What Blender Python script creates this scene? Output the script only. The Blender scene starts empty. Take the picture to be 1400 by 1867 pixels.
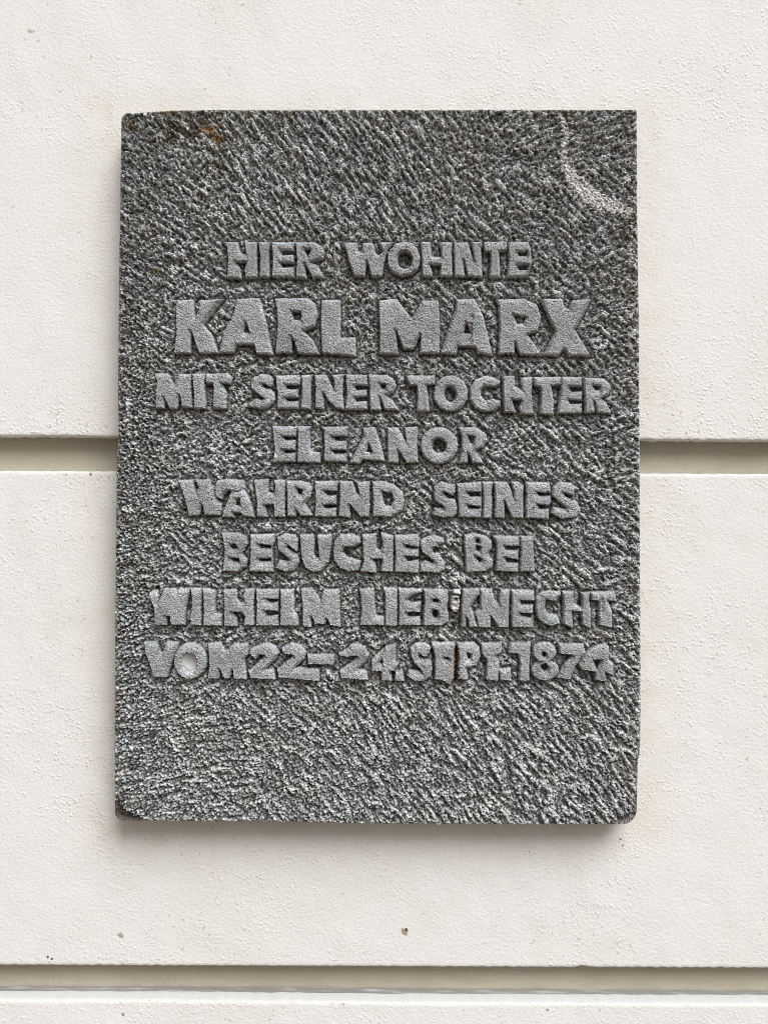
import bpy, math
import numpy as np

S = 0.00064            # metres per unit; all sizes below are in these units
D = 1500.0             # camera to stone face
T = 60.0               # slab thickness
sc = bpy.context.scene

# ------------------------------------------------------------------ camera
cam_d = bpy.data.cameras.new("camera"); cam = bpy.data.objects.new("camera", cam_d)
sc.collection.objects.link(cam); sc.camera = cam
cam.location = (0, -D*S, 0); cam.rotation_euler = (math.radians(90), 0, 0)
cam_d.sensor_fit = 'VERTICAL'; cam_d.sensor_height = 24.0
cam_d.lens = 24.0*D/1867.0
cam_d.clip_start = 0.02; cam_d.clip_end = 500
sc.cycles.filter_width = 0.9      # the phone sharpens its pictures
sc.render.resolution_x = 767; sc.render.resolution_y = 1024

# ------------------------------------------------------------------ light
SUN_EL, SUN_AZ = math.radians(51), math.radians(30)    # azimuth: to the right of the viewing axis, from the camera's side
w = bpy.data.worlds.new("World"); sc.world = w; w.use_nodes = True
nt = w.node_tree; bg = nt.nodes["Background"]
sky = nt.nodes.new("ShaderNodeTexSky"); sky.sky_type = 'NISHITA'; sky.sun_disc = False
sky.sun_elevation = SUN_EL; sky.sun_rotation = math.pi - SUN_AZ
sky.air_density = 1.0; sky.dust_density = 4.0; sky.ozone_density = 0.6
hs = nt.nodes.new("ShaderNodeHueSaturation"); hs.inputs['Saturation'].default_value = 0.25
nt.links.new(sky.outputs[0], hs.inputs['Color']); nt.links.new(hs.outputs[0], bg.inputs[0])
bg.inputs[1].default_value = 0.05
sd = bpy.data.lights.new("sun", 'SUN'); sd.energy = 1.8; sd.angle = math.radians(38); sd.color = (1, 0.99, 0.975)
sun = bpy.data.objects.new("sun", sd); sc.collection.objects.link(sun)
from mathutils import Vector
L = Vector((math.cos(SUN_EL)*math.sin(SUN_AZ), -math.cos(SUN_EL)*math.cos(SUN_AZ), math.sin(SUN_EL)))
sun.rotation_euler = (-L).to_track_quat('-Z', 'Y').to_euler()
sc.view_settings.view_transform = 'Standard'; sc.view_settings.look = 'None'
sc.view_settings.gamma = 1.0; sc.view_settings.use_curve_mapping = False
sc.view_settings.exposure = 0.74

# ------------------------------------------------------------------ helpers
rng = np.random.default_rng(7)

def band(shape, pitch, wl, bw=0.35, ang=None, aniso=1.0, seed=None):
    """band-limited random relief, unit variance; wl = wavelength, ang/aniso = grain direction"""
    r = rng if seed is None else np.random.default_rng(seed)
    n = r.standard_normal(shape).astype(np.float32)
    F = np.fft.rfft2(n)
    fy = np.fft.fftfreq(shape[0], pitch)[:, None]; fx = np.fft.rfftfreq(shape[1], pitch)[None, :]
    if ang is not None:
        c, s_ = math.cos(ang), math.sin(ang)
        fu = (fx*c + fy*s_)*aniso; fv = -fx*s_ + fy*c
        f = np.sqrt(fu*fu + fv*fv)
    else:
        f = np.sqrt(fx*fx + fy*fy)
    g = np.exp(-0.5*(np.log(np.maximum(f, 1e-9)*wl)/bw)**2)
    o = np.fft.irfft2(F*g, s=shape)
    return (o/o.std()).astype(np.float32)

def lowpass(shape, pitch, wl, seed=None):
    r = rng if seed is None else np.random.default_rng(seed)
    F = np.fft.rfft2(r.standard_normal(shape))
    fy = np.fft.fftfreq(shape[0], pitch)[:, None]; fx = np.fft.rfftfreq(shape[1], pitch)[None, :]
    o = np.fft.irfft2(F*np.exp(-0.5*(fx*fx+fy*fy)*wl*wl*2), s=shape)
    return (o/o.std()).astype(np.float32)

def sstep(a, b, x):
    t = np.clip((x-a)/(b-a), 0, 1); return t*t*(3-2*t)

def poly_sdf(P, X, Y):
    """signed distance to polygon, positive inside"""
    P = np.asarray(P, float); n = len(P)
    d2 = np.full(X.shape, 1e18); ins = np.zeros(X.shape, bool)
    for i in range(n):
        ax, ay = P[i]; bx, by = P[(i+1) % n]
        ex, ey = bx-ax, by-ay; wx, wy = X-ax, Y-ay
        t = np.clip((wx*ex+wy*ey)/(ex*ex+ey*ey+1e-12), 0, 1)
        dx, dy = wx-ex*t, wy-ey*t
        d2 = np.minimum(d2, dx*dx+dy*dy)
        c = ((ay > Y) != (by > Y))
        if ey != 0:
            c &= X < (ex*(Y-ay)/ey + ax)
            ins ^= c
    d = np.sqrt(d2)
    return np.where(ins, d, -d)

def line_dist(P, X, Y):
    d2 = np.full(X.shape, 1e18)
    for (ax, ay), (bx, by) in zip(P[:-1], P[1:]):
        ex, ey = bx-ax, by-ay
        t = np.clip(((X-ax)*ex+(Y-ay)*ey)/(ex*ex+ey*ey+1e-12), 0, 1)
        d2 = np.minimum(d2, (X-ax-ex*t)**2+(Y-ay-ey*t)**2)
    return np.sqrt(d2)

def ell(cx, cy, rx, ry, n=18):
    return [(cx+rx*math.cos(2*math.pi*k/n), cy+ry*math.sin(2*math.pi*k/n)) for k in range(n)]

def world(px, py, h):
    return np.stack([(px-700.0)*S, -h*S, (933.5-py)*S], -1).astype(np.float32)

def mesh_obj(name, co, quads, mat, parent=None, col=None, smooth=False):
    me = bpy.data.meshes.new(name)
    me.vertices.add(len(co)); me.vertices.foreach_set('co', np.ascontiguousarray(co, np.float32).ravel())
    nq = len(quads)
    me.loops.add(nq*4); me.loops.foreach_set('vertex_index', np.ascontiguousarray(quads, np.int32).ravel())
    me.polygons.add(nq); me.polygons.foreach_set('loop_start', np.arange(0, nq*4, 4, dtype=np.int32))
    try: me.polygons.foreach_set('loop_total', np.full(nq, 4, np.int32))
    except Exception: pass
    me.polygons.foreach_set('use_smooth', np.full(nq, smooth, bool))
    me.update(calc_edges=True)
    if col is not None:
        a = me.attributes.new('stone_colour', 'FLOAT_COLOR', 'POINT')
        c4 = np.ones((len(co), 4), np.float32); c4[:, :3] = col
        a.data.foreach_set('color', c4.ravel())
    me.materials.append(mat)
    o = bpy.data.objects.new(name, me); sc.collection.objects.link(o)
    if parent: o.parent = parent
    return o

def sub(co, quads, ids, k):
    q = quads[ids == k]
    u, inv = np.unique(q, return_inverse=True)
    return u, inv.reshape(-1, 4)

def empty(name, loc=(0, 0, 0), parent=None):
    o = bpy.data.objects.new(name, None); sc.collection.objects.link(o); o.location = loc
    o.empty_display_size = 0.05
    if parent: o.parent = parent
    return o

def tag(o, label=None, cat=None, group=None, kind=None):
    for k, v in (('label', label), ('category', cat), ('group', group), ('kind', kind)):
        if v: o[k] = v
    return o

# ------------------------------------------------------------------ materials
def new_mat(name, rough=0.9):
    m = bpy.data.materials.new(name); m.use_nodes = True
    b = m.node_tree.nodes['Principled BSDF']; b.inputs['Roughness'].default_value = rough
    b.inputs['Specular IOR Level'].default_value = 0.25
    return m, m.node_tree, b

def stone_mat(name, rough=0.88, grain=0.35):
    m, t, b = new_mat(name, rough)
    at = t.nodes.new('ShaderNodeAttribute'); at.attribute_name = 'stone_colour'
    tc = t.nodes.new('ShaderNodeTexCoord')
    n = t.nodes.new('ShaderNodeTexNoise'); n.inputs['Scale'].default_value = 900; n.inputs['Detail'].default_value = 2
    t.links.new(tc.outputs['Object'], n.inputs['Vector'])
    r = t.nodes.new('ShaderNodeMapRange'); r.inputs['From Min'].default_value = .3; r.inputs['From Max'].default_value = .7
    r.inputs['To Min'].default_value = 1-grain; r.inputs['To Max'].default_value = 1+grain
    t.links.new(n.outputs['Fac'], r.inputs['Value'])
    v = t.nodes.new('ShaderNodeVectorMath'); v.operation = 'SCALE'
    t.links.new(at.outputs['Color'], v.inputs[0]); t.links.new(r.outputs[0], v.inputs['Scale'])
    t.links.new(v.outputs[0], b.inputs['Base Color'])
    return m
M_stone = stone_mat('grey_stone'); M_filler = stone_mat('pale_putty', 0.6, 0.06)

def wall_mat(name, base, dirt, bump_d, spots=(), tinted=False):
    m, t, b = new_mat(name, 0.75)
    N = t.nodes.new; Lk = t.links.new
    tc = N('ShaderNodeTexCoord'); O = tc.outputs['Object']
    def noise(scale, det=3, rough=.5, vec=O):
        n = N('ShaderNodeTexNoise'); n.inputs['Scale'].default_value = scale; n.inputs['Detail'].default_value = det
        n.inputs['Roughness'].default_value = rough; Lk(vec, n.inputs['Vector']); return n.outputs['Fac']
    def rng_(v, a, b_, c, d):
        r = N('ShaderNodeMapRange'); r.interpolation_type = 'SMOOTHSTEP'
        for k, x in zip(('From Min', 'From Max', 'To Min', 'To Max'), (a, b_, c, d)): r.inputs[k].default_value = x
        Lk(v, r.inputs['Value']); return r.outputs[0]
    def math_(op, a, b_):
        n = N('ShaderNodeMath'); n.operation = op
        for i, x in enumerate((a, b_)):
            if isinstance(x, (int, float)): n.inputs[i].default_value = x
            else: Lk(x, n.inputs[i])
        return n.outputs[0]
    def mix(f, a, b_):
        n = N('ShaderNodeMix'); n.data_type = 'RGBA'
        Lk(f, n.inputs[0])
        if isinstance(a, tuple): n.inputs[6].default_value = (*a, 1)
        else: Lk(a, n.inputs[6])
        n.inputs[7].default_value = (*b_, 1); return n.outputs[2]
    c = mix(rng_(noise(3.5, 4, .6), .40, .80, 0, .5), base, dirt)
    c = mix(rng_(noise(14, 5, .65), .5, .8, 0, .35), c, dirt)
    if tinted:      # yellowish tint and drips round the slab, stored on the wall's vertices
        at = N('ShaderNodeAttribute'); at.attribute_name = 'slab_tint'
        sf = math_('MULTIPLY', at.outputs['Fac'], rng_(noise(30, 4, .6), .3, .7, .55, 1.15))
        c = mix(sf, c, (0.66, 0.56, 0.41))
    # tiny dark specks of soot caught on the grains
    sp = math_('MULTIPLY', rng_(noise(190, 2, .5), .66, .74, 0, 1), rng_(noise(7, 3, .6), .42, .62, 0, .55))
    c = mix(sp, c, (0.36, 0.31, 0.25))
    for (px, py, r1, colr, wgt) in spots:
        g = N('ShaderNodeVectorMath'); g.operation = 'DISTANCE'
        nn = N('ShaderNodeTexNoise'); nn.inputs['Scale'].default_value = 160; Lk(O, nn.inputs['Vector'])
        wv = N('ShaderNodeVectorMath'); wv.operation = 'MULTIPLY_ADD'
        Lk(nn.outputs['Color'], wv.inputs[0]); wv.inputs[1].default_value = (r1*S*2.2,)*3; Lk(O, wv.inputs[2])
        Lk(wv.outputs[0], g.inputs[0])
        g.inputs[1].default_value = ((px-700)*S*K + r1*S*1.1, T*S + r1*S*1.1, (933.5-py)*S*K + r1*S*1.1)
        c = mix(rng_(g.outputs['Value'], r1*S*.55, r1*S*1.05, wgt, 0), c, colr)
    # upward faces toned down in colour to offset the strong light on ledges
    gm = N('ShaderNodeNewGeometry'); sx = N('ShaderNodeSeparateXYZ'); Lk(gm.outputs['True Normal'], sx.inputs[0])
    c = mix(rng_(sx.outputs['Z'], .2, .8, 0, .85), c, (0.60, 0.62, 0.62))
    Lk(c, b.inputs['Base Color'])
    # plaster grain: small pimples in patches over a soft trowelled relief
    patch = rng_(noise(5, 2, .5), .35, .65, .25, 1)
    vo = N('ShaderNodeTexVoronoi'); vo.inputs['Scale'].default_value = 210; Lk(O, vo.inputs['Vector'])
    vo.inputs['Randomness'].default_value = 1.0
    pim = math_('MULTIPLY', rng_(vo.outputs['Distance'], .05, .5, 1, 0), rng_(noise(60, 2), .42, .56, 0, 1))
    h = math_('ADD', math_('MULTIPLY', math_('MULTIPLY', pim, patch), .42), math_('MULTIPLY', noise(260, 4, .6), .7))
    h = math_('ADD', h, math_('MULTIPLY', noise(55, 4, .65), .28))
    bp = N('ShaderNodeBump'); bp.inputs['Strength'].default_value = 1.0; bp.inputs['Distance'].default_value = bump_d
    Lk(h, bp.inputs['Height']); Lk(bp.outputs[0], b.inputs['Normal'])
    return m
K = (D+T)/D
M_wall = wall_mat('white_masonry_paint', (0.86, 0.86, 0.85), (0.79, 0.775, 0.74), 0.0011,
    [(738, 1699, 8, (0.40, 0.33, 0.25), 1), (741, 1694, 4, (0.06, 0.05, 0.04), 1), (88, 1745, 3.6, (0.10, 0.08, 0.06), 1), (96, 1749, 2.8, (0.10, 0.08, 0.06), 1),
     (221, 1706, 6, (0.38, 0.30, 0.22), .8), (55, 57, 5, (0.45, 0.38, 0.30), .8), (166, 865, 3, (0.15, 0.12, 0.1), .9),
     (1131, 1530, 3, (0.15, 0.12, 0.1), .9), (1135, 1542, 3, (0.15, 0.12, 0.1), .9), (998, 1841, 4, (0.3, 0.27, 0.24), .8), (225, 1850, 3, (0.25, 0.2, 0.18), .8),
     (290, 1530, 14, (0.62, 0.57, 0.49), .25)], tinted=True)
M_joint = wall_mat('beige_shaded_joint', (0.49, 0.445, 0.36), (0.36, 0.315, 0.235), 0.0010,  # browner than the bands; part of that is shade put into the colour
    [(330, 1787, 3, (0.1, 0.08, 0.06), 1), (92, 1776, 3, (0.1, 0.08, 0.06), 1), (910, 1771, 3, (0.15, 0.12, 0.09), 1), (918, 1780, 5, (0.18, 0.14, 0.1), .9),
     (832, 1800, 3, (0.12, 0.1, 0.08), 1), (1284, 1783, 3, (0.15, 0.12, 0.1), .9), (1240, 829, 4, (0.2, 0.16, 0.12), .9), (1340, 836, 3, (0.25, 0.2, 0.15), .8), (1186, 1800, 3, (0.2, 0.16, 0.12), .9),
     (1190, 1780, 4, (0.25, 0.2, 0.14), .8), (36, 808, 6, (0.30, 0.22, 0.13), .8)])
M_strip = wall_mat('grey_joint_strip', (0.30, 0.285, 0.27), (0.22, 0.205, 0.19), 0.0005)

# ------------------------------------------------------------------ unseen ground sheet added below the picture to throw warm light back up
me = bpy.data.meshes.new('bounce_ground')
me.from_pydata([(-40, T*S, -1.9), (40, T*S, -1.9), (40, -60, -1.9), (-40, -60, -1.9)], [], [(3, 2, 1, 0)])
M_bounce, pt, pb = new_mat('brown_bounce_ground', 0.9)
pn = pt.nodes.new('ShaderNodeTexNoise'); pn.inputs['Scale'].default_value = 6
pr = pt.nodes.new('ShaderNodeMix'); pr.data_type = 'RGBA'; pr.inputs[6].default_value = (.17, .125, .075, 1); pr.inputs[7].default_value = (.14, .10, .06, 1)
pt.links.new(pn.outputs['Fac'], pr.inputs[0]); pt.links.new(pr.outputs[2], pb.inputs['Base Color'])
me.materials.append(M_bounce); po = bpy.data.objects.new('bounce_ground', me); sc.collection.objects.link(po); po['kind'] = 'structure'

# ------------------------------------------------------------------ the wall: rendered bands with recessed joints between them
wall = empty('wall', (0, T*S, 0))
tag(wall, 'white painted plaster wall with two recessed beige joints behind the stone plaque', 'wall')
wall.location = (0, 0, 0)
JD = 30.0   # joint depth
XS = np.concatenate([np.arange(-1500, -60, 60), np.arange(-60, 1464, 4.0), np.arange(1464, 2960, 60)])

def edge(pts, x):
    p = np.asarray(pts, float); return np.interp(x, p[:, 0], p[:, 1])

def wob(x, amp, wl, seed):
    r = np.random.default_rng(seed); o = np.zeros_like(x)
    for k in range(14):
        f = (1/wl)*(0.4+2.2*r.random()); o += np.sin(x*f*2*math.pi + r.random()*6.28)*r.random()
    return o*amp/2.2

def wall_band(name, ytop, ybot, seed, lo=None, hi=None, chips=()):
    """a raised band; image positions of its front edges are scaled out to the wall plane"""
    x = XS
    yt = edge(ytop, x) + (wob(x, .35, 60, seed) if hi else 0)
    yb = edge(ybot, x) + (wob(x, .55, 40, seed+1) if lo else 0)
    for cx, r_, dp in chips: yb = yb - dp*np.exp(-((x-cx)/r_)**2)
    n = max(3, int((yb.mean()-yt.mean())/5.0))
    n = min(n, 260)
    v = np.linspace(0, 1, n)
    rows_y, rows_h = [], []
    # ledge rows back into the joint, a rounded arris, then the face
    if hi:
        for dd, off in ((JD+6, .0), (JD*.5, 0), (5, 0.1), (2.4, .8), (.8, 2.4), (0, 5.0)):
            rows_y.append(yt+off); rows_h.append(np.full_like(x, -dd))
    else:
        rows_y.append(yt); rows_h.append(np.zeros_like(x))
    for t in v:
        rows_y.append(yt+9+(yb-yt-16)*t); rows_h.append(np.zeros_like(x))
    if lo:
        for dd, off in ((0, -3.0), (1.2, -.8), (4, -.1), (JD*.5, 0), (JD+6, 0)):
            rows_y.append(yb+off); rows_h.append(np.full_like(x, -dd))
    else:
        rows_y.append(yb); rows_h.append(np.zeros_like(x))
    Y = np.array(rows_y); H = np.array(rows_h); X = np.broadcast_to(x, Y.shape).copy()
    und = lowpass(Y.shape, 5.0, 80, seed+5)*.22 + lowpass(Y.shape, 5.0, 14, seed+6)*.05
    H = H+und*np.exp(np.minimum(H, 0)/3)
    co = world(700+(X-700)*K, 933.5+(Y-933.5)*K, H-T).reshape(-1, 3)
    ny, nx = Y.shape
    i = np.arange(ny-1)[:, None]*nx+np.arange(nx-1)[None]
    q = np.stack([i, i+nx, i+nx+1, i+1], -1).reshape(-1, 4)
    o = mesh_obj(name, co, q, M_wall, wall, smooth=True)
    dx = np.maximum(np.maximum(212-X, X-1166), 0); dy = np.maximum(np.maximum(200-Y, Y-1502), 0)
    dd = np.hypot(dx, np.where(Y < 300, dy*1.8, dy))
    ns = lowpass(Y.shape, 4.0, 30, seed+8)
    r3 = np.random.default_rng(3); drip = np.zeros_like(X)
    for k in range(16):
        xx = r3.uniform(225, 1155); drip += r3.uniform(.1, 1)*np.exp(-((X-xx-3*np.sin(Y/40+k))/r3.uniform(2.5, 9))**2)*np.exp(-np.clip(Y-1502, 0, None)/r3.uniform(25, 110))
    st = np.clip(.17*np.exp(-(dd/55)**2)*(1+.25*ns) + .06*np.exp(-dd/120) + .16*drip*(Y > 1490)*(Y < 1760), 0, .7)
    a = o.data.attributes.new('slab_tint', 'FLOAT', 'POINT'); a.data.foreach_set('value', st.astype(np.float32).ravel())
    return o
wall_band('plaster_band', [(-1500, -1100), (2960, -1100)], [(-60, 795), (100, 795), (215, 797), (1160, 802), (1464, 804)], 11, lo=True, chips=((1100, 50, 1),))
wall_band('plaster_band', [(-60, 858), (215, 859), (1160, 863), (1464, 864)], [(-60, 1760), (700, 1763), (1464, 1766)], 21, lo=True, hi=True, chips=((1062, 9, 3),))
wall_band('plaster_band', [(-60, 1822), (300, 1823), (700, 1827), (1464, 1830)], [(-1500, 3000), (2960, 3000)], 31, hi=True)

def joint(name, y0, y1, seed, mat, hgt=-JD, bow=2.5):
    KJ = (D+T+JD)/D
    x = np.arange(-1500, 2960, 12.0); n = 14
    v = np.linspace(0, 1, n)[:, None]
    Y = edge(y0, x)[None]*(1-v) + edge(y1, x)[None]*v; X = np.broadcast_to(x, Y.shape)
    H = np.full(Y.shape, hgt) + lowpass(Y.shape, 10, 40, seed)*.5 - bow*np.sin(v*math.pi)
    co = world(700+(X-700)*KJ, 933.5+(Y-933.5)*KJ, H-T).reshape(-1, 3)
    i = np.arange(n-1)[:, None]*len(x)+np.arange(len(x)-1)[None]
    q = np.stack([i, i+len(x), i+len(x)+1, i+1], -1).reshape(-1, 4)
    return mesh_obj(name, co, q, mat, wall, smooth=True)
joint('recessed_joint', [(-60, 785), (1464, 792)], [(-60, 880), (1464, 885)], 41, M_joint)
joint('recessed_joint', [(-60, 1735), (1464, 1740)], [(-60, 1800), (300, 1800), (700, 1803), (1464, 1808)], 42, M_joint)
joint('joint_foot_strip', [(-60, 1798), (300, 1798), (700, 1801), (1464, 1806)], [(-60, 1822), (700, 1826), (1464, 1832)], 43, M_strip, -JD+1.2, -1.5)  # dark grey strip along the foot of the lower joint

# ------------------------------------------------------------------ the plaque: carved relief
P = 1.25
NX, NY = int(956/P)+1, int(1300/P)+1
U, V = np.meshgrid(np.linspace(0, 1, NX), np.linspace(0, 1, NY))
yl = np.array([(200, 222), (215, 220), (500, 216), (700, 214), (800, 215), (830, 212), (850, 212), (1000, 210), (1300, 208), (1500, 208)], float)
yr = np.array([(190, 1162), (400, 1163), (600, 1166), (900, 1167.5), (1300, 1169), (1375, 1168), (1383, 1164), (1500, 1162)], float)
xt = np.array([(200, 207), (232, 205), (270, 202), (320, 199), (400, 198), (1180, 198)], float)
xb = np.array([(200, 1498), (500, 1500), (700, 1504), (1000, 1505), (1180, 1505)], float)
y_ = 198+V*1305; 
xl_ = np.interp(y_, yl[:, 0], yl[:, 1]); xr_ = np.interp(y_, yr[:, 0], yr[:, 1])
X = xl_+(xr_-xl_)*U
yt_ = np.interp(X, xt[:, 0], xt[:, 1]); yb_ = np.interp(X, xb[:, 0], xb[:, 1])
Y = yt_+(yb_-yt_)*V
def corner(X, Y, cx, cy, sx, sy, r):
    a = np.clip((X-(cx-sx*r))*sx/r, 0, None); b = np.clip((Y-(cy-sy*r))*sy/r, 0, None)
    m = (a > 0) & (b > 0); l = np.hypot(a, b)+1e-9; f = np.maximum(a, b)/l
    return np.where(m, (cx-sx*r)+sx*a*f*r, X), np.where(m, (cy-sy*r)+sy*b*f*r, Y)
X, Y = corner(X, Y, 222, 207, -1, -1, 11)
X, Y = corner(X, Y, 208, 1498, -1, 1, 16)
X, Y = corner(X, Y, 1162, 1505, 1, 1, 27)
sh = X.shape
print('plaque grid', sh)

# chisel strokes, each one a short pass of a toothed chisel that overwrites what was there
H = lowpass(sh, P, 30, 1)*1.0
def direction(x, y, r):
    if y < 425:
        if x < 400: return r.choice([48, 30, 60])
        if x < 820: return r.choice([52, 54, 50, 50, 56, -25] if y < 330 else [50, 50, -18, 48])
        if x < 1010: return r.choice([45, -20, -12, 40])
        return r.choice([-22, -15, 35, 30] if y < 300 else [38, 42, 35, 40])
    if y < 1255:
        if x < 300: return r.choice([55, 40, -8, -15, 25])
        if x > 1060: return r.choice([-22, -12, 40, 30] if y < 800 else [38, 42, -18, -10, 30])
        return r.choice([40, 46, -25, 35, -30, 50])
    if x < 430: return r.choice([-14, -8, 45, 40])
    if x < 760: return r.choice([45, 40, 48, -35])
    return r.choice([50, 54, 48, 46, -20])
rs = np.random.default_rng(5)
NS = 1500
warp = band(sh, P, 26, .5, seed=9)*1.1
for k in range(NS):
    cx = rs.uniform(205, 1172); cy = rs.uniform(192, 1510)
    a = math.radians(direction(cx, cy, rs) + rs.normal(0, 5))
    dotty = (cy > 1255 and cx < 800) or cx < 330
    ln = rs.uniform(16, 34)*(.75 if dotty else (1.45 if cy < 430 and cx > 400 else 1)); wd = rs.uniform(12, 26)
    pit = rs.uniform(10.0, 14.0)
    rad = max(ln, wd)+4
    ic, jc = int((cy-200)/P), int((cx-209)/P); rr = int(rad/P)+2
    sl = (slice(max(0, ic-rr), min(NY, ic+rr)), slice(max(0, jc-rr), min(NX, jc+rr)))
    xx, yy = X[sl]-cx, Y[sl]-cy
    if xx.size == 0: continue
    c, s_ = math.cos(a), math.sin(a)
    u = xx*c+yy*s_; v = -xx*s_+yy*c + warp[sl]
    m = sstep(0, 3.5, ln-np.abs(u))*sstep(0, 2.5, wd-np.abs(v))
    teeth = np.abs(np.sin(math.pi*(v/pit)+rs.uniform(0, 3)))**.8           # rounded crests, sharp troughs
    chat = np.sin(2*math.pi*u/rs.uniform(9, 14)+rs.uniform(0, 6)+.8*np.sin(v*.8))
    z = rs.uniform(-1.2, .8) + teeth*rs.uniform(6.5, 11.5) - 5.6 + chat*(rs.uniform(2.4, 3.8) if dotty else rs.uniform(1.2, 2.8)) \
        + (u/ln)*rs.uniform(-1.2, 1.8) + .6*(v/wd)**2
    H[sl] = H[sl]*(1-m) + (H[sl]*.22 + z)*m
H -= H.mean()
n4 = band(sh, P, 5.0, .5, seed=21); n7 = band(sh, P, 11, .5, seed=22); n3 = band(sh, P, 3.6, .5, seed=23); n6 = band(sh, P, 7.5, .5, seed=29)
spk = band(sh, P, 5.0, .6, seed=24); spk2 = band(sh, P, 9, .5, seed=25)
lowc = lowpass(sh, P, 40, 26); lowm = lowpass(sh, P, 16, 27)
# long runs of parallel tooth furrows; each direction rules its own patches of the face
def box(x0, x1, y0, y1, f=30): return sstep(x0-f, x0+f, X)*sstep(x1+f, x1-f, X)*sstep(y0-f, y0+f, Y)*sstep(y1+f, y1-f, Y)
mid = box(300, 1060, 430, 1250)
runs = [(54, 2.6*box(420, 830, 150, 420)+1.6*box(620, 1300, 1260, 1600)+.3),
        (43, 1.6*box(760, 1300, 300, 1300)+1.0*mid+1.2*box(400, 800, 1250, 1600)+.8*box(900, 1300, 1250, 1600)),
        (-20, 1.7*box(1000, 1300, 100, 300)+1.5*box(1060, 1300, 450, 900)+.9*mid+.5*box(800, 1010, 200, 430)),
        (-9, 1.6*box(100, 480, 1290, 1600)+1.0*box(100, 320, 650, 1250)+.9*box(1060, 1300, 1000, 1240)),
        (33, 1.2*box(100, 420, 100, 700)+.5*mid),
        (-48, .5*mid+.3)]
sel = [3.2*(b_+.75*lowpass(sh, P, 22, 300+i_)) for i_, (a_, b_) in enumerate(runs)]
mx = np.maximum.reduce(sel); ws = [np.exp(q_-mx) for q_ in sel]; wt = sum(ws)
A = np.zeros(sh); ST = np.zeros(sh)
for i_, (a_, b_) in enumerate(runs):
    w_ = ws[i_]/wt
    A += w_*(band(sh, P, 11.5, .28, ang=math.radians(a_), aniso=3.6, seed=400+i_)*.75+band(sh, P, 17, .35, ang=math.radians(a_), aniso=5, seed=440+i_)*.75
            + band(sh, P, 11, .35, ang=math.radians(a_+72), aniso=2.6, seed=470+i_)*.3)
    ST += w_*band(sh, P, 7, .6, ang=math.radians(a_), aniso=3.0, seed=500+i_)
rough_left = sstep(330, 240, X)*.9 + sstep(400, 290, X)*sstep(300, 240, Y)*.3
rough_left = np.clip(rough_left + (lowm > 1.5)*.3, 0, 1)
gb = sstep(1230, 1330, Y)*sstep(1000, 600, X)
tot = A*(1.0-.6*rough_left-.3*gb) + .16*H*(1-.5*rough_left) + n6*(.42+.2*rough_left+.3*gb) + n7*(.18+.7*rough_left)
calm = 1-.15*sstep(1240, 1300, Y)*sstep(900, 750, X)-.12*sstep(300, 430, X)*sstep(430, 380, Y)
Hb = 4.6*calm*(1-np.exp(-.75*tot))/.75
# pale mineral grains standing slightly proud of the darker ground mass
GR = .60*band(sh, P, 6.5, .5, seed=61)+.62*ST+.22*n4+.12*spk2
Hb += .65*GR
Hb = np.where(Hb < -11, -11+(Hb+11)*.25, Hb)+.3
Hb += n4*.4 + lowc*1.0
Hb += np.where(spk2 > 1.9, -(spk2-1.9)*2.0, 0)
vor = band(sh, P, 15, .3, seed=28)
Hb -= np.clip(vor-2.1, 0, 1)*9*(.25+rough_left)                               # open pores, mostly on the left

base = (.058+.58/(1+np.exp(-2.15*(GR+.35*band(sh, P, 13, .5, seed=63)+.55*np.clip(A, -1.5, 1.5)-.06))))*np.exp(.10*spk+.12*spk2 + .08*lowc + .10*n3)
col = np.stack([base*.975, base*1.0, base*1.01], -1)
# a cool dusty cast in places, a browner one elsewhere
tint = lowpass(sh, P, 60, 30)[..., None]
col = col*(1+np.clip(tint, -1.5, 1.5)*np.array([.008, .0, -.014]))
owner = np.zeros(sh, np.int32)

# ---- lettering, traced line by line. Each block: origin, magnification, then letters as (solid outlines, openings)
E_ = lambda *a: ('e',)+a
TX = []
def blk(line, ox, oy, k, *letters): TX.append((line, ox, oy, k, letters))
def Lt(name, solid, *holes): return (name, [solid], list(holes))
blk(1, 395, 425, 6.667,
 Lt('letter', [(60,92),(255,92),(268,190),(300,232),(352,245),(335,92),(490,92),(488,250),(500,530),(350,545),(335,420),(362,345),(238,345),(290,420),(300,550),(125,540),(135,300),(120,150)]),
 Lt('letter', [(498,95),(655,95),(635,190),(640,530),(515,530),(528,300),(512,150)]),
 Lt('letter', [(660,95),(945,95),(935,250),(945,530),(670,530),(680,300)], [(780,200),(945,200),(935,252),(800,255)], [(775,352),(945,355),(935,402),(800,405)]),
 Lt('letter', [(950,95),(1190,95),(1270,140),(1310,220),(1290,300),(1150,345),(1230,380),(1310,530),(1170,540),(1075,370),(1095,545),(960,545),(975,300)], [(1072,185),(1142,192),(1105,275)]))
blk(1, 610, 425, 7.368,
 Lt('letter', [(85,110),(305,110),(318,230),(370,230),(372,115),(515,115),(555,270),(600,280),(650,220),(590,110),(790,105),(700,230),(665,400),(640,570),(500,590),(440,380),(405,575),(265,575),(180,340),(150,200)]),
 Lt('letter', [(820,120),(930,105),(1050,115),(1110,190),(1160,330),(1130,470),(1050,540),(900,580),(780,520),(710,420),(715,250)], ell(945,350,98,115)))
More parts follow.
